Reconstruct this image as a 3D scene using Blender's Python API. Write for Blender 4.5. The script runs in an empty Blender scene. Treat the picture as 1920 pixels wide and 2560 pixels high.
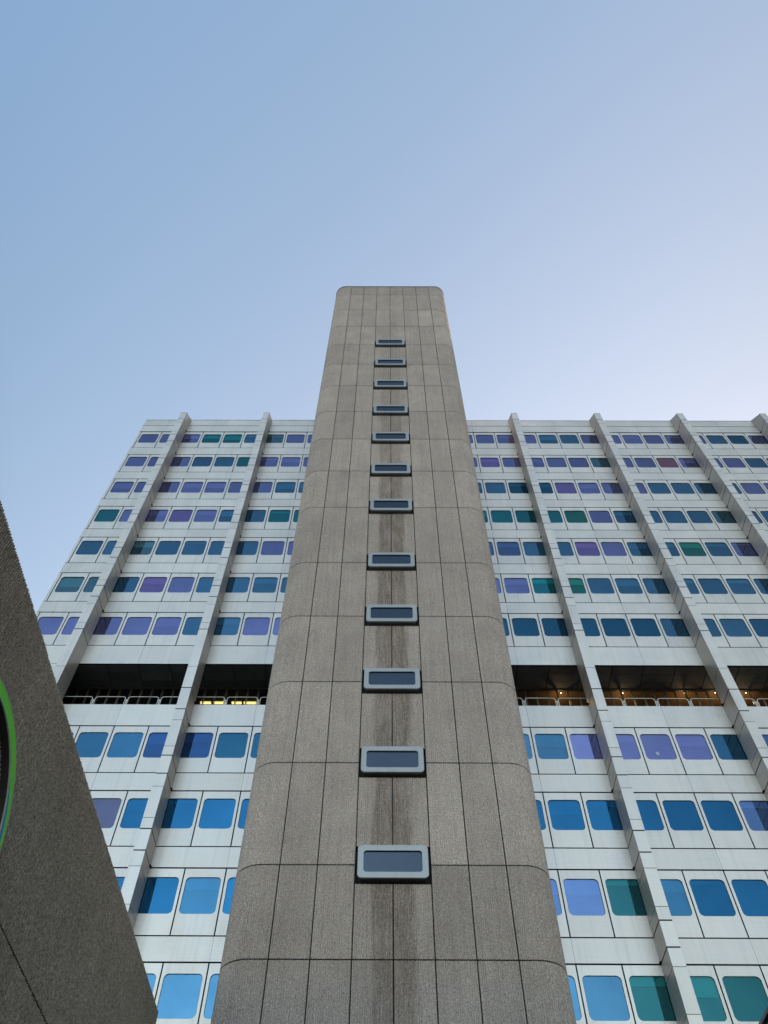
import bpy, math, random
from mathutils import Vector, Matrix
random.seed(7)
C = bpy.context.scene
col = C.collection
EYE = 1.6                                   # eye height of the photographer
# ------------------------------------------------------------------ camera
F_PX, PITCH, ROLL, YAW = 1997.22759, 0.994723043, 0.00854582612, -0.00732629452
Fv = Vector((math.sin(YAW)*math.cos(PITCH), math.cos(YAW)*math.cos(PITCH), math.sin(PITCH)))
Rv = Vector((math.cos(YAW), -math.sin(YAW), 0)); Uv = Rv.cross(Fv)
R2 = Rv*math.cos(ROLL) + Uv*math.sin(ROLL); U2 = Uv*math.cos(ROLL) - Rv*math.sin(ROLL)
cam = bpy.data.cameras.new('camera'); camo = bpy.data.objects.new('camera', cam); col.objects.link(camo)
camo.matrix_world = Matrix(((R2.x, U2.x, -Fv.x, 0), (R2.y, U2.y, -Fv.y, 0), (R2.z, U2.z, -Fv.z, EYE), (0, 0, 0, 1)))
cam.sensor_fit = 'HORIZONTAL'; cam.sensor_width = 36; cam.lens = 36*F_PX/1920
cam.clip_start = .1; cam.clip_end = 6000
C.camera = camo
# ------------------------------------------------------------------ sky, sun, exposure
SUN_EL, SUN_ROT = math.radians(3.0), math.radians(42)      # low sun ahead and to the right, hidden behind the block
w = bpy.data.worlds.new('World'); C.world = w; w.use_nodes = True
nt = w.node_tree; nt.nodes.clear()
def N(nt, t, **k):
    n = nt.nodes.new(t)
    for a, b in k.items(): setattr(n, a, b)
    return n
out = N(nt, 'ShaderNodeOutputWorld'); bg = N(nt, 'ShaderNodeBackground')
sky = N(nt, 'ShaderNodeTexSky', sky_type='NISHITA', sun_disc=False)
sky.sun_elevation = SUN_EL; sky.sun_rotation = SUN_ROT; sky.air_density = 1.0; sky.dust_density = .4; sky.ozone_density = 1.0
# paler glow towards the low sun; lobe opposite the facade and dark sides added
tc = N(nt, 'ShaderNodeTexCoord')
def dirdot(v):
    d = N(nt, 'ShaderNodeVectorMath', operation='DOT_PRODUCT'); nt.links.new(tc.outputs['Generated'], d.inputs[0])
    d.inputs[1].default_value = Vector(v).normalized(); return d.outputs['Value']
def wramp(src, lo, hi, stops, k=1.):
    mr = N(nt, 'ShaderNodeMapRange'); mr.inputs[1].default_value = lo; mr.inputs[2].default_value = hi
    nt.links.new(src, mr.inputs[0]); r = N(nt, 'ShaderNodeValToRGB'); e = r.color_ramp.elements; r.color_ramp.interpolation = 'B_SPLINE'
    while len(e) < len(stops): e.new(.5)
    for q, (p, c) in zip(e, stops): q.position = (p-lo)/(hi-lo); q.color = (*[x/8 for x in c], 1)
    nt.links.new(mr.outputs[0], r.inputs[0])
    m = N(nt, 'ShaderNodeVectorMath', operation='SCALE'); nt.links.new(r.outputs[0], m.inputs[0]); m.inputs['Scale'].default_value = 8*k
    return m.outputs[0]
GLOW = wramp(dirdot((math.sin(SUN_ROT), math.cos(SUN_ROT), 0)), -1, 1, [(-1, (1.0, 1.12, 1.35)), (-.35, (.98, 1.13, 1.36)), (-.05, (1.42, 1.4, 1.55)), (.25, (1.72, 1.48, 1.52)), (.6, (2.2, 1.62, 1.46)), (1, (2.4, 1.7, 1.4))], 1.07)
BACK_LOBE = wramp(dirdot((0, -1, .4)), -1, 1, [(-1, (1, 1, 1)), (.2, (1, 1, 1)), (.45, (1, 1, 1)), (.65, (.9, .9, .9)), (.82, (1.15, 1.12, 1.1)), (.92, (1.9, 1.82, 1.76)), (1, (3.95, 3.5, 3.2))])  # bright lobe added behind the camera to light the facade
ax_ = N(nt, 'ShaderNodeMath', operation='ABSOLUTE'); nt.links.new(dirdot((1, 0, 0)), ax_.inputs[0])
SIDE_DIM = wramp(ax_.outputs[0], 0, 1, [(0, (1, 1, 1)), (.42, (1, 1, 1)), (.6, (.36, .36, .36)), (.78, (.15, .15, .15)), (1, (.07, .07, .07))])  # sky to both sides darkened to keep the fin flanks in shade
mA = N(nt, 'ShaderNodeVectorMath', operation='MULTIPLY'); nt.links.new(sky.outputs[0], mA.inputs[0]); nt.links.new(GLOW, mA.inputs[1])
mB = N(nt, 'ShaderNodeVectorMath', operation='MULTIPLY'); nt.links.new(mA.outputs[0], mB.inputs[0]); nt.links.new(BACK_LOBE, mB.inputs[1])
mC = N(nt, 'ShaderNodeVectorMath', operation='MULTIPLY'); nt.links.new(mB.outputs[0], mC.inputs[0]); nt.links.new(SIDE_DIM, mC.inputs[1])
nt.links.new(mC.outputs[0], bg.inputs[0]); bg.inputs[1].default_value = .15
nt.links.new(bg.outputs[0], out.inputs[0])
sl = bpy.data.lights.new('sun', 'SUN'); sl.energy = 2.0; sl.angle = math.radians(.5); sl.color = (1, .86, .7)
so = bpy.data.objects.new('sun', sl); col.objects.link(so)
sd = Vector((math.sin(SUN_ROT)*math.cos(SUN_EL), math.cos(SUN_ROT)*math.cos(SUN_EL), math.sin(SUN_EL)))
so.rotation_euler = sd.to_track_quat('Z', 'Y').to_euler(); so.location = sd*200
C.view_settings.view_transform = 'Standard'; C.view_settings.look = 'None'
C.view_settings.exposure = 2.3; C.view_settings.gamma = 1
C.render.engine = 'CYCLES'
C.render.resolution_x = 768; C.render.resolution_y = 1024
# ------------------------------------------------------------------ mesh helpers
class MB:
    def __init__(s): s.v = []; s.f = []; s.t = []; s.m = []
    def quad(s, a, b, c, d, tone=1., mi=0): s.poly((a, b, c, d), tone, mi)
    def poly(s, pts, tone=1., mi=0):
        n = len(s.v); s.v += [tuple(p) for p in pts]; s.f.append(tuple(range(n, n+len(pts)))); s.t.append(tone); s.m.append(mi)
    def grid(s, rows, tone=1., mi=0, closed=False):      # rows of equally many points, shared vertices
        n = len(s.v); k = len(rows[0])
        for r in rows: s.v += [tuple(p) for p in r]
        for i in range(len(rows)-1):
            for j in range(k if closed else k-1):
                a = n+i*k+j; b = n+i*k+(j+1) % k
                s.f.append((a, b, b+k, a+k)); s.t.append(tone); s.m.append(mi)
    def box(s, x0, x1, y0, y1, z0, z1, tone=1., mi=0, skip='', alt=None, amat=1):
        p = [(x0, y0, z0), (x1, y0, z0), (x1, y1, z0), (x0, y1, z0), (x0, y0, z1), (x1, y0, z1), (x1, y1, z1), (x0, y1, z1)]
        for key, f in (('f', (0, 1, 5, 4)), ('b', (2, 3, 7, 6)), ('l', (3, 0, 4, 7)), ('r', (1, 2, 6, 5)), ('t', (4, 5, 6, 7)), ('d', (3, 2, 1, 0))):
            if key not in skip: s.quad(*[p[i] for i in f], tone, amat if alt and key in alt else mi)
    def tube(s, path, r, seg=8, tone=1., mi=0):
        rings = []
        for i, p in enumerate(path):
            p = Vector(p); a = Vector(path[max(0, i-1)]); b = Vector(path[min(len(path)-1, i+1)])
            d = (b-a).normalized(); u = d.orthogonal() if i == 0 else (u-d*u.dot(d))
            u = u.normalized(); v = d.cross(u)
            rings.append([p+(u*math.cos(q*math.tau/seg)+v*math.sin(q*math.tau/seg))*r for q in range(seg)])
        s.grid(rings, tone, mi, closed=True)
        s.poly(rings[0][::-1], tone, mi); s.poly(rings[-1], tone, mi)
def build(mb, name, mats, parent=None, smooth=False, origin=None):
    if not isinstance(mats, (list, tuple)): mats = [mats]
    xs = list(zip(*mb.v))
    o = Vector(origin) if origin else Vector([(min(c)+max(c))/2 for c in xs])
    me = bpy.data.meshes.new(name)
    me.from_pydata([(v[0]-o.x, v[1]-o.y, v[2]-o.z) for v in mb.v], [], mb.f)
    for m in mats: me.materials.append(m)
    me.polygons.foreach_set('material_index', mb.m)
    at = me.attributes.new('tone', 'FLOAT', 'FACE'); at.data.foreach_set('value', mb.t)
    if smooth: me.polygons.foreach_set('use_smooth', [True]*len(mb.f))
    me.update()
    ob = bpy.data.objects.new(name, me); col.objects.link(ob)
    if parent is not None:
        ob.parent = parent
        pw = Vector((0, 0, 0)); q = parent
        while q is not None: pw += Vector(q.location); q = q.parent
        ob.location = o-pw
    else: ob.location = o
    return ob
def thing(name, label, cat, loc, group=None):
    o = bpy.data.objects.new(name, None); col.objects.link(o); o.location = loc; o.empty_display_size = .5
    return tag(o, label, cat, group)
def tag(o, label, cat, group=None):
    o['label'] = label; o['category'] = cat
    if group: o['group'] = group
    return o
def rrect(x0, x1, z0, z1, r, n=6):                       # rounded rectangle in x,z counter-clockwise
    pts = []
    for cx, cz, a0 in ((x1-r, z1-r, 0), (x0+r, z1-r, 90), (x0+r, z0+r, 180), (x1-r, z0+r, 270)):
        for k in range(n+1):
            a = math.radians(a0+90*k/n); pts.append((cx+r*math.cos(a), cz+r*math.sin(a)))
    return pts
# ------------------------------------------------------------------ materials
def newmat(name):
    m = bpy.data.materials.new(name); m.use_nodes = True; t = m.node_tree; t.nodes.clear()
    return m, t, N(t, 'ShaderNodeOutputMaterial')
def ramp(t, src, stops):
    r = N(t, 'ShaderNodeValToRGB'); e = r.color_ramp.elements
    while len(e) < len(stops): e.new(.5)
    for q, (p, c) in zip(e, stops):
        q.position = p; q.color = (*c, 1) if isinstance(c, tuple) else (c, c, c, 1)
    t.links.new(src, r.inputs[0]); return r.outputs[0]
def noise(t, vec, scale, detail=3, rough=.5):
    n = N(t, 'ShaderNodeTexNoise'); n.inputs['Scale'].default_value = scale; n.inputs['Detail'].default_value = detail
    n.inputs['Roughness'].default_value = rough; t.links.new(vec, n.inputs['Vector']); return n.outputs[0]
def mapv(t, vec, sc, loc=(0, 0, 0)):
    m = N(t, 'ShaderNodeMapping'); m.inputs['Scale'].default_value = sc; m.inputs['Location'].default_value = loc
    t.links.new(vec, m.inputs['Vector']); return m.outputs[0]
def mth(t, op, a, b=None, c=None):
    m = N(t, 'ShaderNodeMath', operation=op)
    for i, q in enumerate((a, b, c)):
        if q is None: continue
        if isinstance(q, (int, float)): m.inputs[i].default_value = q
        else: t.links.new(q, m.inputs[i])
    return m.outputs[0]
def mixc(t, fac, a, b, mode='MIX'):
    m = N(t, 'ShaderNodeMix', data_type='RGBA', blend_type=mode)
    for s, q in ((m.inputs[0], fac), (m.inputs[6], a), (m.inputs[7], b)):
        if isinstance(q, (int, float)): s.default_value = q
        elif isinstance(q, tuple): s.default_value = (*q, 1)
        else: t.links.new(q, s)
    return m.outputs[2]
def toneattr(t):
    a = N(t, 'ShaderNodeAttribute'); a.attribute_name = 'tone'; return a.outputs['Fac']
def grey(t, v):
    c = N(t, 'ShaderNodeCombineColor')
    for i in range(3): t.links.new(v, c.inputs[i])
    return c.outputs[0]
def concrete(name, base, dark, stain=False, sc=1.):
    m, t, o = newmat(name); b = N(t, 'ShaderNodeBsdfPrincipled'); b.inputs['Roughness'].default_value = .9
    b.inputs['Specular IOR Level'].default_value = .15
    P = N(t, 'ShaderNodeNewGeometry').outputs['Position']
    big = noise(t, P, .7, 4, .6)
    streak = noise(t, mapv(t, P, (9, 9, .35)), 1, 4, .6)
    fine = noise(t, mapv(t, P, (sc, sc, .55*sc)), 38, 3, .7)
    grit = noise(t, mapv(t, P, (sc, sc, .8*sc)), 95, 2, .6)
    c = mixc(t, ramp(t, big, [(.3, 0.), (.7, 1.)]), dark, base)
    c = mixc(t, .32, c, ramp(t, streak, [(.3, .62), (.5, 1.), (.7, 1.14)]), 'MULTIPLY')
    c = mixc(t, .85, c, ramp(t, fine, [(.30, .12), (.42, .72), (.58, 1.05), (.72, 1.9)]), 'MULTIPLY')
    c = mixc(t, .7, c, ramp(t, grit, [(.32, .35), (.5, 1.), (.72, 1.8)]), 'MULTIPLY')
    c = mixc(t, 1., c, grey(t, toneattr(t)), 'MULTIPLY')
    if stain:
        sp = N(t, 'ShaderNodeSeparateXYZ'); t.links.new(P, sp.inputs[0])
        ax = mth(t, 'ABSOLUTE', mth(t, 'SUBTRACT', sp.outputs[0], .189))
        wob = noise(t, mapv(t, P, (3.2, 1, .3), (3, 0, 5)), 1, 4, .65)
        edge = mth(t, 'ADD', ax, mth(t, 'MULTIPLY', wob, .7))
        msk = ramp(t, edge, [(.86, 1.), (1.12, 0.)])
        st2 = ramp(t, noise(t, mapv(t, P, (16, 16, 1.3)), 1, 5, .75), [(.30, 0.), (.52, 1.)])
        pat = ramp(t, noise(t, mapv(t, P, (1.1, 1, .55), (7, 0, 2)), 1, 3, .6), [(.30, .45), (.52, 1.)])
        hb = ramp(t, mth(t, 'DIVIDE', sp.outputs[2], 70.), [(.14, .55), (.2, .85), (.3, .85), (.46, .95), (.6, .6), (.72, .25), (.8, .15)])
        gr = ramp(t, noise(t, mapv(t, P, (1, 1, .5)), 26, 3, .7), [(.36, .35), (.55, 1.)])
        mid = mth(t, 'MULTIPLY', mth(t, 'MULTIPLY', mth(t, 'MULTIPLY', mth(t, 'MULTIPLY', msk, st2), hb), pat), gr)
        c = mixc(t, mid, c, mixc(t, 1., c, (.42, .365, .325), 'MULTIPLY'))
    t.links.new(c, b.inputs['Base Color'])
    bp = N(t, 'ShaderNodeBump'); bp.inputs['Strength'].default_value = .9; bp.inputs['Distance'].default_value = .02
    t.links.new(mth(t, 'ADD', fine, mth(t, 'MULTIPLY', grit, .6)), bp.inputs['Height']); t.links.new(bp.outputs[0], b.inputs['Normal'])
    t.links.new(b.outputs[0], o.inputs[0]); return m
def cladding(name, base, rough=.42, metal=.4):
    m, t, o = newmat(name); b = N(t, 'ShaderNodeBsdfPrincipled'); b.inputs['Specular IOR Level'].default_value = .3
    b.inputs['Metallic'].default_value = metal
    P = N(t, 'ShaderNodeNewGeometry').outputs['Position']
    cl = noise(t, mapv(t, P, (1, 1, .8)), .9, 4, .6)
    st = noise(t, mapv(t, P, (6, 6, .25)), 1, 4, .6)
    br = noise(t, mapv(t, P, (.6, .6, 60)), 1, 2, .5)
    c = mixc(t, ramp(t, cl, [(.3, 0.), (.72, 1.)]), tuple(v*.93 for v in base), tuple(min(1, v*1.04) for v in base))
    c = mixc(t, .45, c, ramp(t, st, [(.28, .78), (.45, 1.), (.7, 1.08)]), 'MULTIPLY')
    c = mixc(t, .25, c, ramp(t, br, [(.3, .8), (.7, 1.1)]), 'MULTIPLY')
    c = mixc(t, 1., c, grey(t, toneattr(t)), 'MULTIPLY')
    t.links.new(c, b.inputs['Base Color'])
    t.links.new(ramp(t, cl, [(.3, rough-.06), (.7, rough+.08)]), b.inputs['Roughness'])
    bp = N(t, 'ShaderNodeBump'); bp.inputs['Strength'].default_value = .12; bp.inputs['Distance'].default_value = .02
    t.links.new(noise(t, P, 1.6, 2), bp.inputs['Height']); t.links.new(bp.outputs[0], b.inputs['Normal'])
    t.links.new(b.outputs[0], o.inputs[0]); return m
def plain(name, c, rough=.6, metal=0., var=.12, emit=None, es=0.):
    m, t, o = newmat(name); b = N(t, 'ShaderNodeBsdfPrincipled')
    b.inputs['Roughness'].default_value = rough; b.inputs['Metallic'].default_value = metal
    P = N(t, 'ShaderNodeNewGeometry').outputs['Position']
    n = noise(t, P, 3., 4, .6)
    cc = mixc(t, 1., c, ramp(t, n, [(.3, 1-var), (.7, 1+var)]), 'MULTIPLY')
    cc = mixc(t, 1., cc, grey(t, toneattr(t)), 'MULTIPLY')
    t.links.new(cc, b.inputs['Base Color'])
    if emit: b.inputs['Emission Color'].default_value = (*emit, 1); b.inputs['Emission Strength'].default_value = es
    t.links.new(b.outputs[0], o.inputs[0]); return m
def glass(name, tint, through=.34, rim=.10):
    m, t, o = newmat(name)
    g = N(t, 'ShaderNodeBsdfGlossy'); g.inputs['Roughness'].default_value = .015
    P = N(t, 'ShaderNodeNewGeometry').outputs['Position']
    c = mixc(t, 1., tint, grey(t, toneattr(t)), 'MULTIPLY')
    n = noise(t, P, .8, 3, .6)
    c = mixc(t, .6, c, ramp(t, n, [(.25, .82), (.75, 1.15)]), 'MULTIPLY')
    lw_ = N(t, 'ShaderNodeLayerWeight'); lw_.inputs[0].default_value = .5
    fr_ = mth(t, 'POWER', lw_.outputs['Facing'], 2.4)            # glass mirrors more at a grazing view
    c = mixc(t, 1., c, mixc(t, fr_, (0, 0, 0), (rim, rim*1.08, rim*1.15)), 'ADD')
    t.links.new(c, g.inputs[0])
    bp = N(t, 'ShaderNodeBump'); bp.inputs['Strength'].default_value = .05; bp.inputs['Distance'].default_value = .02
    t.links.new(noise(t, P, 1.1, 1), bp.inputs['Height']); t.links.new(bp.outputs[0], g.inputs['Normal'])
    tr = N(t, 'ShaderNodeBsdfTransparent'); k = max(tint); tr.inputs[0].default_value = (*[through*v/k for v in tint], 1)
    a = N(t, 'ShaderNodeAddShader'); t.links.new(g.outputs[0], a.inputs[0]); t.links.new(tr.outputs[0], a.inputs[1])
    t.links.new(a.outputs[0], o.inputs[0]); return m
M = {}
M['tower'] = concrete('ribbed_concrete', (.475, .395, .362), (.395, .327, .30), stain=True)
M['lowwall'] = concrete('weathered_ribbed_concrete', (.42, .352, .295), (.335, .28, .235), sc=.62)
M['clad'] = cladding('aluminium_cladding', (.525, .478, .452))
M['frame'] = cladding('grey_metal_frame', (.27, .265, .265), .4, .25)
M['body'] = plain('dark_window_body', (.17, .17, .17), .5)
M['joint'] = plain('dark_joint_and_edge_shade', (.012, .012, .012), .9)  # gasket black, also painted on panel edges, undersides and recess walls as shade
M['dark'] = plain('dark_cavity', (.012, .012, .012), .9)
M['room'] = plain('dim_room', (.035, .036, .04), .9)
M['blind'] = plain('pale_blind', (.62, .62, .60), .8, var=.04)
M['rail'] = plain('white_painted_rail', (.58, .57, .55), .4, var=.05)
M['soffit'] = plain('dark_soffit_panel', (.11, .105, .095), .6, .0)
M['mull'] = plain('bronze_mullion', (.10, .09, .08), .45, .5)
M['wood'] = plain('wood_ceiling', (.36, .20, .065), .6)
M['darkceil'] = plain('dark_brown_ceiling', (.10, .07, .045), .7)  # darker brown tiles left of the tower's centre
M['green'] = plain('green_enamel', (.14, .80, .03), .35, var=.03)
M['blue'] = plain('blue_enamel', (.01, .24, .58), .35, var=.03)
M['edge'] = plain('ring_white_edge', (.42, .45, .42), .4, var=.05)
M['ringside'] = plain('ring_dark_return', (.03, .028, .027), .6)
M['coping'] = plain('coping_metal', (.16, .15, .18), .4, .6)
M['lamp'] = plain('lit_tube', (.9, .8, .5), .4, emit=(1, .66, .2), es=.5)
M['spot'] = plain('lit_spot', (.9, .8, .5), .4, emit=(1, .62, .28), es=3.)
M['ground'] = plain('grey_paving', (.22, .22, .21), .85)
M['paper'] = plain('paper', (.30, .33, .42), .8)
M['clearglass'] = glass('clear_terrace_glass', (.06, .07, .08), .75)
M['towerglass'] = glass('blue_grey_glass', (.032, .036, .042), .08, .30)
G = {'P': (.142, .138, .245), 'B': (.050, .118, .168), 'T': (.016, .115, .118), 'V': (.155, .105, .215), 'R': (.23, .10, .12),
     'G': (.028, .125, .10), 'g': (.065, .12, .135), 'D': (.018, .07, .105), 'I': (.072, .108, .185), 'U': (.014, .075, .135),
     'L': (.042, .105, .155), 'S': (.032, .095, .145), 'N': (.027, .06, .125), 'v': (.075, .068, .098), 't': (.017, .068, .068)}
GK = list(G)
GM = [glass('coated_glass_'+n, G[k]) for k, n in zip(GK, ('purple', 'steel_blue', 'teal', 'violet', 'ruby', 'green', 'grey_teal', 'night_blue', 'periwinkle', 'cobalt', 'sky_blue', 'soft_blue', 'indigo', 'dusty_violet', 'deep_teal'))]
# ------------------------------------------------------------------ ground
gm = MB(); gm.grid([[(-2500+1000*i, -2500+1000*j, 0) for i in range(6)] for j in range(6)])
g = build(gm, 'ground', M['ground'], origin=(0, 0, 0)); g['kind'] = 'structure'
# ------------------------------------------------------------------ ribbed concrete
PITCH_R = .0602
def ribline(pts, DEPTH_R=.02):
    """pts: list of ((x,y),(nx,ny)) along a path -> rib profile [(pos, normal)] with crests on the path"""
    L = [0]
    for a, b in zip(pts, pts[1:]): L.append(L[-1]+math.dist(a[0], b[0]))
    n = max(1, round(L[-1]/PITCH_R)); res = []; seg = 0
    def at(s):
        nonlocal seg
        while seg < len(pts)-2 and s > L[seg+1]: seg += 1
        k = (s-L[seg])/max(1e-9, L[seg+1]-L[seg]); (a, na), (b, nb) = pts[seg], pts[seg+1]
        nn = Vector((na[0]+(nb[0]-na[0])*k, na[1]+(nb[1]-na[1])*k)).normalized()
        return Vector((a[0]+(b[0]-a[0])*k, a[1]+(b[1]-a[1])*k)), nn
    p = L[-1]/n
    for i in range(n):
        j = random.uniform(-.1, .1)
        for u, d in ((.02, DEPTH_R), (.2+j, 0), (.6+j, 0), (.8, DEPTH_R)):
            q, nn = at((i+u)*p); res.append((q-nn*d, nn))
    q, nn = at(L[-1]); res.append((q-nn*DEPTH_R, nn)); seg = 0
    q, nn = at(0); res[0] = (q-nn*DEPTH_R, nn)
    return res
def ribpanel(mb, pts, z0, z1, tone, back=.3, mi=0, jag=.012, depth=.028):
    pr = ribline(pts, depth)
    top = [z1-(random.uniform(0, jag) if k % 4 in (1, 2) else 0) for k in range(len(pr))]
    lo = [(p.x, p.y, z0) for p, n in pr]; hi = [(p.x, p.y, z) for (p, n), z in zip(pr, top)]
    mb.grid([lo, hi], tone, mi)
    ib = [(p.x-n.x*back, p.y-n.y*back, z0) for p, n in pr]; it = [(p.x-n.x*back, p.y-n.y*back, z1) for p, n in pr]
    mb.grid([ib, lo], tone, 1); mb.grid([hi, it], tone, 1)
    mb.quad(ib[0], lo[0], hi[0], it[0], tone, 1); mb.quad(lo[-1], ib[-1], it[-1], hi[-1], tone, 1)
# ------------------------------------------------------------------ stair tower
DT, XT, PW = 20.97, .1888, 1.0829
HALF, RAD = 4.60, .85
DF, FD = 28.048, 26.925
TJ = [-1.6, .02, 3.51, 7.27, 11.03, 13.71, 17.34, 20.98, 24.62, 28.22, 32.71, 36.24, 39.82, 43.35, 47.07, 50.60, 54.26, 57.91, 61.59, 65.33, 67.47]
TJ = [h+EYE for h in TJ]
tower = thing('stair_tower', 'tall ribbed grey-brown concrete tower with one column of small framed windows', 'tower', (XT, DT+3, 0))
tw = MB(); GAP = .0155
def front(k0, k1): return [((XT+PW*k0+GAP, DT), (0, -1)), ((XT+PW*k1-GAP, DT), (0, -1))]
def corner(sg):
    pts = [((XT+sg*(3*PW+GAP), DT), (0, -1))]
    for i in range(13):
        a = math.radians(90*i/12); cx, cy = HALF-RAD, DT+RAD
        pts.append(((XT+sg*(cx+RAD*math.sin(a)), cy-RAD*math.cos(a)), (sg*math.sin(a), -math.cos(a))))
    pts.append(((XT+sg*HALF, DT+1.5), (sg, 0)))
    return pts if sg > 0 else pts[::-1]
cols = [front(k, k+1) for k in range(-3, 3)]+[corner(1), corner(-1)]
ys = [1.5+1.1*i for i in range(6)]
for sg in (1, -1):
    for a, b in zip(ys, ys[1:]+[DF-DT]):
        s_ = [((XT+sg*HALF, DT+a+GAP), (sg, 0)), ((XT+sg*HALF, DT+b-GAP), (sg, 0))]
        cols.append(s_ if sg > 0 else s_[::-1])
WIN_H = TJ[5:17]                                    # window centres sit on these joints
REC = .59
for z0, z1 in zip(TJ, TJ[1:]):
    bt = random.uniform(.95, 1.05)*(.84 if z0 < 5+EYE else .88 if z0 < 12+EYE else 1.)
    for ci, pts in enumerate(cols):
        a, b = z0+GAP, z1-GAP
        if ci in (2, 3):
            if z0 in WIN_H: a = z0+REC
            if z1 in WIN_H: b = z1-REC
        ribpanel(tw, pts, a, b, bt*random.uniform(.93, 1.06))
tbody = build(tw, 'wall', [M['tower'], M['joint']], tower)
cb = MB()
cb.box(XT-HALF+.25, XT+HALF-.25, DT+.28, DF+.4, 0, TJ[-1]-.05)
build(cb, 'core', M['dark'], tower)
cp = MB()                                           # thin coping that follows the rounded plan
pl = corner(1)
outl = [(x, y) for (x, y), n in corner(-1)][1:]+[(x, y) for (x, y), n in corner(1)][:-1]
outl = [(XT-HALF-.02, DF+2)]+[(XT+(x-XT)*1.004, y-.02) for x, y in outl]+[(XT+HALF+.02, DF+2)]
cp.grid([[(x, y, TJ[-1]) for x, y in outl], [(x, y, TJ[-1]+.10) for x, y in outl]])
cp.poly([(x, y, TJ[-1]+.10) for x, y in outl]); cp.poly([(x, y, TJ[-1]) for x, y in outl][::-1])
build(cp, 'coping', plain('dark_roof_coping', (.10, .095, .085), .8), tower)
WXC = XT+.001
for h in WIN_H:
    bb = MB(); x0, x1 = WXC-1.015, WXC+1.015; f0 = DT-.177
    ob_ = [(x, z) for x, z in rrect(x0+.06, x1-.06, h-.46, h+.46, .10)]
    bb.grid([[(x, f0+.05, z) for x, z in ob_], [(x, DT+.27, z) for x, z in ob_]], closed=True)
    wn = build(bb, 'window', M['body'], tower, smooth=False)
    fr = MB()
    o_ = rrect(x0, x1, h-.515, h+.52, .13); i_ = rrect(x0+.17, x1-.175, h-.335, h+.335, .09)
    oo = rrect(x0+.008, x1-.008, h-.507, h+.512, .122)
    fr.grid([[(x, f0+.07, z) for x, z in o_], [(x, f0+.008, z) for x, z in o_], [(x, f0, z) for x, z in oo], [(x, f0, z) for x, z in i_], [(x, f0+.07, z) for x, z in i_]], closed=True)
    fr.grid([[(x, f0+.07, z) for x, z in o_], [(x, f0+.07, z) for x, z in ob_]], closed=True)
    build(fr, 'frame', M['frame'], wn)
    pn = MB(); pn.poly([(x, f0+.045, z) for x, z in rrect(x0+.15, x1-.155, h-.355, h+.355, .1)][::-1], random.uniform(.93, 1.07))
    build(pn, 'pane', M['towerglass'], wn)
# ------------------------------------------------------------------ office block
PX, X0 = 1.5785, -18.73
NI = 36
XJ = lambda i: X0+PX*i
office = thing('office_building', 'wide pale metal office block with blue, teal and purple windows between vertical fins', 'building', (10, DF+7, 0))
# window rows (bottom, top of the panel), above and below the terrace gap
ROWS = [(51.79, 54.30), (48.245, 50.77), (44.70, 47.29), (41.17, 43.78), (37.63, 40.26), (34.09, 36.66), (30.563, 33.162),
        (22.605, 25.203), (19.080, 21.677), (15.545, 18.160), (12.01, 14.615), (8.48, 11.09), (4.95, 7.56), (1.4, 4.0)]
def rowcodes(left, right):                          # left starts at i=0, right starts at i=15
    return {**{i: c for i, c in enumerate(left)}, **{15+i: c for i, c in enumerate(right)}}
COD = [rowcodes('PPPTTBgPPP', 'PPPPBBPPPPPPBDPP'), rowcodes('PPPBBTPPPP', 'PVPPPPgPPRPPPBPP'), rowcodes('PPPPPPPBBB', 'BBDDVPPPBBBBPPBB'),
       rowcodes('TPPVPBBTTT', 'TTTTGPBBBBgBBBPB'), rowcodes('BBgBBBBPPP', 'IIBBVPBBGBPBBBBP'), rowcodes('ggBVPBBBBB', 'PPTGBBBBBBBBBBPB'),
       rowcodes('PPPPPBBPPP', 'DDDDDDBBBSSSBBPP'), rowcodes('SSSSSNNDDD', 'BBPPPPSIISSUUUUU'), rowcodes('UUUUvUUUUU', 'UUUUUUIUUUUUUUUU'),
       rowcodes('UUUUUUUSUU', 'IIt'+'S'+'U'*12), rowcodes('LLLLLLLLLL', 'LLttttttttUUUUUU')]
BL = {(7, 20): .4, (9, 16): .38, (9, 15): .38, (9, 18): .3, (8, 4): .0, (9, 8): .5, (0, 4): .5, (2, 3): .4, (2, 7): .5, (2, 0): .5, (5, 3): .35, (5, 20): .4,
      (4, 2): .35, (8, 8): .35, (10, 17): .18, (9, 17): .12, (6, 6): .3, (0, 3): .35, (2, 4): .45, (3, 5): .4, (5, 7): .3, (9, 19): .08, (5, 0): .55, (1, 7): .4, (8, 6): .1}
clad = MB(); fclad = []
def band(z0, z1, proud=.006, tone=1., steps=2):
    i = 0
    while i < NI:
        a = XJ(i) if i else XJ(0)-.18
        b = XJ(i+steps) if i+steps < NI else XJ(NI)+.18
        if i == 0 and steps > 0: pass
        clad.box(a+.004, b-.004, DF-proud, DF+.08, z0+.032, z1-.026, tone*random.uniform(.93, 1.04), skip='b', alt='lrtd')
        i += steps
bands = [(53.30+1.05, 55.37), (55.37, 56.32)]
for (b0, t0), (b1, t1) in zip(ROWS, ROWS[1:]):
    if b0-t1 < 1.5: bands.append((t1, b0))
bands += [(29.205, 30.563), (25.203, 26.54), (0, 1.4)]
for z0, z1 in bands: band(z0+EYE if z0 > 0 else 0.02, z1+EYE)
clad.box(XJ(0)-.18, XJ(NI)+.18, DF-.02, DF+.1, 56.32+EYE, 56.36+EYE, .9)       # roof edge cap
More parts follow.
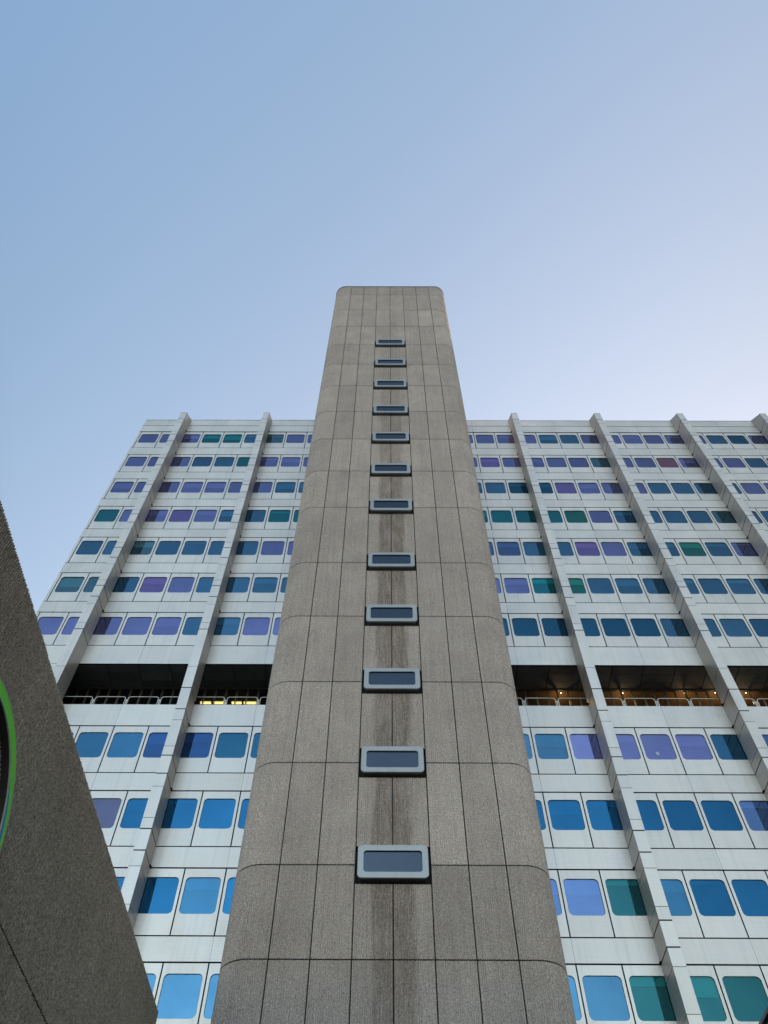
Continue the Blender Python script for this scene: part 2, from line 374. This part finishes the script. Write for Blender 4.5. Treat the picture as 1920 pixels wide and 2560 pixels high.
# end trims beside the first and the last window column
for (b0, t0) in ROWS:
    clad.box(XJ(0)-.18, XJ(0)-.025, DF-.01, DF+.08, b0+EYE+.012, t0+EYE-.012, .98, skip='b')
    clad.box(XJ(NI)+.025, XJ(NI)+.18, DF-.01, DF+.08, b0+EYE+.012, t0+EYE-.012, .98, skip='b')
for i0 in (0, NI-2): clad.box(XJ(i0)-(.18 if i0 == 0 else 0), XJ(i0+2)+(0 if i0 == 0 else .18), DF-.02, DF+.08, 26.55+EYE, 29.20+EYE, 1.)
build(clad, 'cladding', [M['clad'], M['joint']], office)
# the mass behind
wl = MB(); xa, xb = XJ(0)-.16, XJ(NI)+.16; yb = DF+15
def shell(z0, z1):
    wl.quad((xa, yb, z0), (xa, DF+.08, z0), (xa, DF+.08, z1), (xa, yb, z1)); wl.quad((xb, DF+.08, z0), (xb, yb, z0), (xb, yb, z1), (xb, DF+.08, z1))
    wl.quad((xb, yb, z0), (xa, yb, z0), (xa, yb, z1), (xb, yb, z1))
shell(0, 56.3+EYE); wl.quad((xa, DF+.1, 56.25+EYE), (xb, DF+.1, 56.25+EYE), (xb, yb, 56.25+EYE), (xa, yb, 56.25+EYE))
build(wl, 'end_wall', M['clad'], office)
rm = MB()
for z0, z1 in ((0, 25.3), (29.4, 56.2)): rm.quad((xa+.02, DF+.34, z0+EYE), (xb-.02, DF+.34, z0+EYE), (xb-.02, DF+.34, z1+EYE), (xa+.02, DF+.34, z1+EYE))
build(rm, 'interior', M['room'], office)
# window panels
WX0, WX1, WZT, WZB = .125, .125, .37, 1.805        # opening inside the panel (from the panel top)
def panel_mesh(mb, x0, x1, z0, z1, tone):
    g = .025; a, b, c, d = x0+g, x1-g, z0+g, z1-g
    sc = (z1-z0)/2.61; wt, wb = z1-WZT*sc, z1-WZB*sc
    inn = rrect(x0+WX0, x1-WX1, wb, wt, .17); y = DF+.0
    n = 7; k = len(inn)
    cr = [(b, d), (a, d), (a, c), (b, c)]
    # front face: each corner fan plus four sides
    for q in range(4):
        arc = inn[q*n:(q+1)*n]; cx, cz = cr[q]
        for p0, p1 in zip(arc, arc[1:]): mb.poly([(cx, y, cz), (p0[0], y, p0[1]), (p1[0], y, p1[1])][::-1], tone)
        nx = cr[(q+1) % 4]; p1 = inn[((q+1)*n) % k]; p0 = arc[-1]
        mb.poly([(cx, y, cz), (p0[0], y, p0[1]), (p1[0], y, p1[1]), (nx[0], y, nx[1])][::-1], tone)
    mb.grid([[(x, y, z) for x, z in inn], [(x, y+.035, z) for x, z in inn]], tone, closed=True)      # reveal
    gin = rrect(x0+WX0+.012, x1-WX1-.012, wb+.012, wt-.012, .158)
    mb.grid([[(x, y+.033, z) for x, z in inn], [(x, y+.031, z) for x, z in gin], [(x, y+.04, z) for x, z in gin]], .5, 1, closed=True)
    o = [(b, d), (a, d), (a, c), (b, c)]
    mb.grid([[(x, y+.08, z) for x, z in o], [(x, y, z) for x, z in o]], tone, 1, closed=True)
    return wt, wb
def pane_mesh(mb, x0, x1, wb, wt, tone, mi=0):
    mb.poly([(x, DF+.035, z) for x, z in rrect(x0+WX0-.02, x1-WX1+.02, wb-.02, wt+.02, .18)][::-1], tone, mi)
def blind_mesh(mb, x0, x1, wb, wt, drop, tone):
    z = wt-(wt-wb)*drop; mb.box(x0+.05, x1-.05, DF+.10, DF+.105, z, wt+.05, tone)
    mb.box(x0+.05, x1-.05, DF+.095, DF+.115, z-.03, z, tone*1.1)
def proj(x, y, z):
    d = Vector((x, y, z-EYE)); q = d.dot(Fv)
    return (960+F_PX*d.dot(R2)/q, 1280-F_PX*d.dot(U2)/q) if q > 0 else (-1e5, -1e5)
def seen(x, z):
    u, v = proj(x, DF, z)
    if not (0 < u < 1920 and 0 < v < 2560): return False
    if abs(x*DT/DF-XT) < HALF-.1: return False
    if x < 0:
        k = -6.32/x
        if DF*k < 23.77 and (z-EYE)*k < 11.03: return False
    for f in range(9):                                    # fins standing in front
        cx = XJ(2+4*f); s = (x-cx)
        e = cx-.23 if x < cx else cx+.23
        kf = FD/DF; xf = x*kf
        if abs(xf-cx) < .23: return False
        if x != cx and (xf-cx)*(x-cx) < 0: return False
    return True
cands = []
for r, (b0, t0) in enumerate(ROWS):
    for i in range(NI):
        x0, x1 = XJ(i), XJ(i+1); z0, z1 = b0+EYE, t0+EYE
        cnt = sum(seen(x0+(x1-x0)*(a+.5)/6, z0+(z1-z0)*(b+.5)/6) for a in range(6) for b in range(6))
        A, Bq, Cq = proj(x0, DF, z0), proj(x1, DF, z0), proj(x0, DF, z1)
        area = abs((Bq[0]-A[0])*(Cq[1]-A[1])-(Bq[1]-A[1])*(Cq[0]-A[0]))*cnt/36 if cnt else 0
        cands.append((area, r, i))
best = {(r, i) for a, r, i in sorted(cands, reverse=True)[:100] if a > 0}
restp, restg, restb = MB(), MB(), MB()
rnd = random.Random(3)
for r, (b0, t0) in enumerate(ROWS):
    for i in range(NI):
        x0, x1, z0, z1 = XJ(i), XJ(i+1), b0+EYE, t0+EYE
        code = COD[r].get(i) if r < len(COD) else None
        if code is None: code = rnd.choice('PPBBTPBS' if r < 7 else 'UUULSTI')
        gi = GK.index(code); gt = rnd.uniform(.88, 1.12); pt = rnd.uniform(.94, 1.04)
        drop = BL.get((r, i)); rr = rnd.random()
        if drop is None: drop = rr*1.3+.06 if rr < .30 else 0
        mine = (r, i) in best
        pm = MB() if mine else restp
        wt, wb = panel_mesh(pm, x0, x1, z0, z1, pt)
        if mine:
            po = build(pm, 'window_panel', [M['clad'], M['joint']], office)
            gm_ = MB(); pane_mesh(gm_, x0, x1, wb, wt, gt); build(gm_, 'pane', GM[gi], po)
            if drop: bm_ = MB(); blind_mesh(bm_, x0, x1, wb, wt, drop, rnd.uniform(.5, 1.)); build(bm_, 'blind', M['blind'], po)
        else:
            pane_mesh(restg, x0, x1, wb, wt, gt, gi)
            if drop: blind_mesh(restb, x0, x1, wb, wt, drop, rnd.uniform(.5, 1.))
po = build(restp, 'window_panel', [M['clad'], M['joint']], office); po['kind'] = 'stuff'
q = build(restg, 'pane', GM, po); q['kind'] = 'stuff'
q = build(restb, 'blind', M['blind'], po); q['kind'] = 'stuff'
# fins: stacked metal boxes with dark joints
FW = .463
hv = []
for b0, t0 in ROWS: hv += [(t0, 1), (b0, 1), (b0+(t0-b0)*.76-.02, 0), (b0+(t0-b0)*.19, 0)]
hv += [(27.9, 0), (26.54-.02, 1), (29.2, 0)]
hv = [(z, s) for z, s in hv if .5 < z < 54.4 and not (28.9 < z < 29.4)]
hv = sorted(set(hv))
for f in range(9):
    xc = XJ(2+4*f); x0, x1 = xc-FW/2, xc+FW/2
    fm = MB(); zs = [(-EYE+.01, 1)]+hv+[(55.35, 1)]
    for (a, sa), (b, sb) in zip(zs, zs[1:]):
        ga = .028 if sa else .010; gb = .026 if sb else .010; tn = random.uniform(.93, 1.03)
        if b == 55.35:
            za, y0, y1 = a+EYE+ga, FD, DF-.022
            p = [(x0, y0, za), (x1, y0, za), (x1, y1, za), (x0, y1, za), (x0, y0, 55.33+EYE), (x1, y0, 55.33+EYE), (x1, y1, 56.38+EYE), (x0, y1, 56.38+EYE)]
            for ff in ((0, 1, 5, 4), (3, 0, 4, 7), (1, 2, 6, 5), (4, 5, 6, 7), (3, 2, 1, 0)): fm.quad(*[p[k] for k in ff], tn)
            fm.box(x0-.008, x1+.008, FD-.01, FD+.10, 55.33+EYE, 55.36+EYE, .75)
        else:
            fm.box(x0, x1, FD, DF-.022, a+EYE+ga, b+EYE-gb, tn, skip='b', alt='td')
    fo = build(fm, 'fin', [M['clad'], M['joint']], office)
    cm = MB(); cm.box(x0+.012, x1-.012, FD+.012, DF+.05, .02, 55.1+EYE); build(cm, 'joint_core', M['dark'], fo)
    fo_foot = MB()
    for b0, t0 in ROWS+[(26.53, 26.53)]:                 # little black drip trays where fin and spandrel meet
        for sx in (x0-.05, x1-.0):
            fo_foot.box(sx, sx+.05, DF-.15, DF-.022, t0+EYE+.02, t0+EYE+.05)
    build(fo_foot, 'drip_tray', M['dark'], fo)
# terrace storey
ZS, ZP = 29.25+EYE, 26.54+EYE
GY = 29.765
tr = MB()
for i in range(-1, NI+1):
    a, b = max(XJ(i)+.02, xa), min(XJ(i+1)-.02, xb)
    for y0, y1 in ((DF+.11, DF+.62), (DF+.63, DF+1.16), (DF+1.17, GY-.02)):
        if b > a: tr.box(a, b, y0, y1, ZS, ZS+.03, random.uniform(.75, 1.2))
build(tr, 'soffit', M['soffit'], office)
tb = MB(); tb.box(xa, xb, DF+.08, GY+4, ZS+.05, ZS+.1); tb.box(xa, xb, DF+.08, GY+4, 25.2+EYE, 25.3+EYE); tb.box(xa, xb, DF+.09, DF+.3, 25.3+EYE, ZP-.02)
tb.quad((xa, GY+4, 25.3+EYE), (xb, GY+4, 25.3+EYE), (xb, GY+4, ZS+.05), (xa, GY+4, ZS+.05))
build(tb, 'terrace_floor', M['room'], office)
ml = MB()
n = int((xb-xa)/.541)
for k in range(n+1):
    x = -14.634+.541*(k-7)
    if xa < x < xb:
        ml.box(x-.02, x+.02, GY-.04, GY+.04, 25.3+EYE, ZS-.08); ml.box(x+.055, x+.07, GY-.01, GY+.03, 25.3+EYE, ZS-.08)
ml.box(xa, xb, GY-.06, GY+.04, ZS-.08, ZS); ml.box(xa, xb, GY-.04, GY+.04, 27.2+EYE, 27.24+EYE)
build(ml, 'mullions', M['mull'], office)
gl = MB(); gl.quad((xa, GY, 25.3+EYE), (xb, GY, 25.3+EYE), (xb, GY, ZS-.05), (xa, GY, ZS-.05))
build(gl, 'terrace_glazing', M['clearglass'], office)
ce = MB()
for k in range(60):
    a = -18.7+k*1.0; 
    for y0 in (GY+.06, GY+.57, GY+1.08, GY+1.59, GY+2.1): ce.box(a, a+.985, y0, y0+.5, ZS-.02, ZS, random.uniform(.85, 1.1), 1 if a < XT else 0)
build(ce, 'ceiling', [M['wood'], M['darkceil']], office)
# railing hoops on the parapet
RY, RZ = 28.27, 27.215+EYE
for i in range(0, NI):
    a, b = XJ(i)+.07, XJ(i+1)-.07
    rg = MB(); path = [(a, RY, ZP-.25)]
    rr_ = .13
    for k in range(7):
        t_ = math.radians(180-90*k/6); path.append((a+rr_+rr_*math.cos(t_), RY, RZ-rr_+rr_*math.sin(t_)))
    for k in range(7):
        t_ = math.radians(90-90*k/6); path.append((b-rr_+rr_*math.cos(t_), RY, RZ-rr_+rr_*math.sin(t_)))
    path.append((b, RY, ZP-.25)); rg.tube(path, .017)
    ro = build(rg, 'railing_hoop', M['rail'], office, smooth=True)
    ps = MB(); ps.tube([(XJ(i+1), RY+.01, ZP-.25), (XJ(i+1), RY+.01, RZ-.16)], .022)
    ps.tube([(b, RY, RZ-.22), (XJ(i+1)+.07, RY, RZ-.22)], .012)
    build(ps, 'railing_post', M['rail'], ro, smooth=True)
# ------------------------------------------------------------------ lights seen on the terrace storey
for k, (x, dx) in enumerate(((-9.35, .32), (-8.62, .36), (-7.75, .30), (-7.02, .42))):
    lm = MB()
    for dy in (0, .1): lm.tube([(x-dx*.85, GY+.92+dy, ZS-.07), (x+dx*.85, GY+.92+dy, ZS-.07)], .024)
    bs = MB(); bs.box(x-dx*.9, x+dx*.9, GY+.86, GY+1.08, ZS-.045, ZS-.022)
    e = thing('ceiling_light', ('first', 'second', 'third', 'last')[k]+' from the left of the yellow tube lights glowing on the open storey', 'ceiling light', (x, GY+.97, ZS-.04), 'lit tube lights on the open storey')
    build(lm, 'tube', M['lamp'], e); build(bs, 'housing', M['rail'], e)
SP = [((z, y)) for z, y in ((316, 238), (717, 239), (1117, 238), (1316, 237), (1515, 238))]
lab = ('small lit spotlight between the tower and the first fin right of it', 'small lit spotlight just right of the first fin past the tower', 'lone small spotlight in the middle between the two fins right of the tower',
       'small lit spotlight close to the left face of the rightmost fin', 'small lit spotlight right of the rightmost fin, nearest the picture edge')
for (zx, zy), l in zip(SP, lab):
    u, v = 1280+zx/2.592, 1640+zy/2.592
    d = Fv+R2*((u-960)/F_PX)-U2*((v-1280)/F_PX); d = d*((ZS-.05-EYE)/d.z)
    e = thing('spotlight', l, 'spotlight', (d.x, d.y, ZS-.05), 'round spotlights on the open storey')
    s_ = MB(); rings = []
    for a in range(0, 7):
        t_ = math.radians(-90+30*a); rings.append([(d.x+.03*math.cos(t_)*math.cos(p*math.tau/12), d.y+.03*math.cos(t_)*math.sin(p*math.tau/12), ZS-.05+.03*math.sin(t_)) for p in range(12)])
    s_.grid(rings, closed=True); build(s_, 'bulb', M['spot'], e, smooth=True)
    h_ = MB(); h_.tube([(d.x, d.y, ZS-.06), (d.x, d.y, ZS-.02)], .06, 14); build(h_, 'housing', M['mull'], e, smooth=True)
    L = bpy.data.lights.new('ceiling_fill_light', 'POINT'); L.energy = 2.2; L.color = (1, .6, .28); L.shadow_soft_size = .05
    lo = bpy.data.objects.new('ceiling_fill_light', L); col.objects.link(lo); lo.parent = e; lo.location = (0, .15, -.55)  # fill light added below the bulb to light the wood ceiling
# paper notice stuck to a window
pp = MB(); xn = XJ(19); zt = ROWS[7][1]+EYE
pp.box(xn+.60, xn+.74, DF+.028, DF+.032, zt-1.52, zt-1.36)
tag(build(pp, 'paper_notice', M['paper']), 'small white paper stuck inside a purple window below the open storey', 'paper')
# ------------------------------------------------------------------ low ribbed walls on both sides
LWX, LTOP, LEND = -6.32, 11.03+EYE, 23.77
low = thing('concrete_wall', 'dark ribbed concrete wall with jagged top edge, carrying the green ring', 'wall', (LWX-2, 5, 0))
lw = MB()
def leftp(y0, y1): return [((LWX, y0+.006), (1, 0)), ((LWX, y1-.006), (1, 0))]
yb_ = [-16, -10, -4, 2, 10.33, LEND]
for z0, z1, br in ((7.27+EYE+.012, LTOP, yb_), (3.65+EYE+.012, 7.27+EYE-.012, [-16, -10, -4, 2, 8, 14.0, LEND]), (.02, 3.65+EYE-.012, [-16, -10, -4, 2, 8, 14.0, LEND])):
    for k, (a, b) in enumerate(zip(br, br[1:])):
        ribpanel(lw, leftp(a, b), z0, z1+(.02 if z1 == LTOP and b == 10.33 else 0), random.uniform(.95, 1.05), back=.25, jag=.025, depth=.042)
lw.box(LWX-4.5, LWX-.25, -16, LEND-.01, .02, LTOP-.05, .9)
ribpanel(lw, [((LWX-.02, LEND), (0, 1)), ((LWX-4.4, LEND), (0, 1))], .02, LTOP, .95, back=.2)
build(lw, 'wall', [M['lowwall'], M['joint']], low)
right = thing('concrete_block', 'ribbed concrete block with metal coping, a sliver in the bottom right corner', 'wall', (13, 8, 0))
rw = MB(); RX = 10.50
for a, b in zip([-12, -6, 0, 6, 12, 18], [-6, 0, 6, 12, 18, 26]):
    for z0, z1 in ((.02, 3.65+EYE), (3.66+EYE, 7.27+EYE), (7.28+EYE, 11.03+EYE-.20)):
        ribpanel(rw, [((RX, b-.006), (-1, 0)), ((RX, a+.006), (-1, 0))], z0, z1, random.uniform(.95, 1.05), back=.25)
rw.box(RX+.25, RX+5, -12, 26, .02, 10.8+EYE)
build(rw, 'wall', [M['lowwall'], M['joint']], right)
rc = MB(); rc.box(RX-.05, RX+5, -12, 26.02, 11.03+EYE-.10, 11.03+EYE); build(rc, 'coping', M['coping'], right)
# ------------------------------------------------------------------ ring sign on the left wall
cy, cz, RO, RI, XS = 9.53, 7.24+EYE, 2.018, 1.813, LWX+.15
ring = thing('ring_sign', 'large green ring with a blue inner sweep on the dark ribbed wall', 'sign', (LWX+.08, cy, cz))
NS = 96
def pt(r, a, x): return (x, cy+r*math.cos(a), cz+r*math.sin(a))
def blue_r(a):                                       # the blue sweep widens from the inner rim on the lower side
    d = math.degrees(a) % 360; d = d-360 if d > 180 else d
    if -124 < d < 46: return RI+.014+(RO-RI-.03)*.85*math.sin(math.pi*(46-d)/170)**.6
    return RI+.014
ang = [math.tau*k/NS for k in range(NS)]
gmb = MB(); gmb.grid([[pt(RO-.012, a, XS) for a in ang], [pt(blue_r(a), a, XS) for a in ang]], closed=True)
build(gmb, 'green_band', M['green'], ring)
bmb = MB(); bmb.grid([[pt(blue_r(a), a, XS) for a in ang], [pt(RI+.012, a, XS) for a in ang]], closed=True)
build(bmb, 'blue_band', M['blue'], ring)
emb = MB()
emb.grid([[pt(RO, a, XS-.02) for a in ang], [pt(RO, a, XS+.003) for a in ang], [pt(RO-.012, a, XS+.003) for a in ang], [pt(RO-.012, a, XS) for a in ang]], closed=True)
emb.grid([[pt(RI+.012, a, XS) for a in ang], [pt(RI+.012, a, XS+.003) for a in ang], [pt(RI, a, XS+.003) for a in ang], [pt(RI, a, XS-.02) for a in ang]], closed=True)
build(emb, 'edge_trim', M['edge'], ring)
smb = MB()
smb.grid([[pt(RO-.001, a, LWX-.03) for a in ang], [pt(RO-.001, a, XS-.02) for a in ang]], closed=True)
smb.grid([[pt(RI+.001, a, XS-.02) for a in ang], [pt(RI+.001, a, LWX-.03) for a in ang]], closed=True)
build(smb, 'return', M['ringside'], ring)
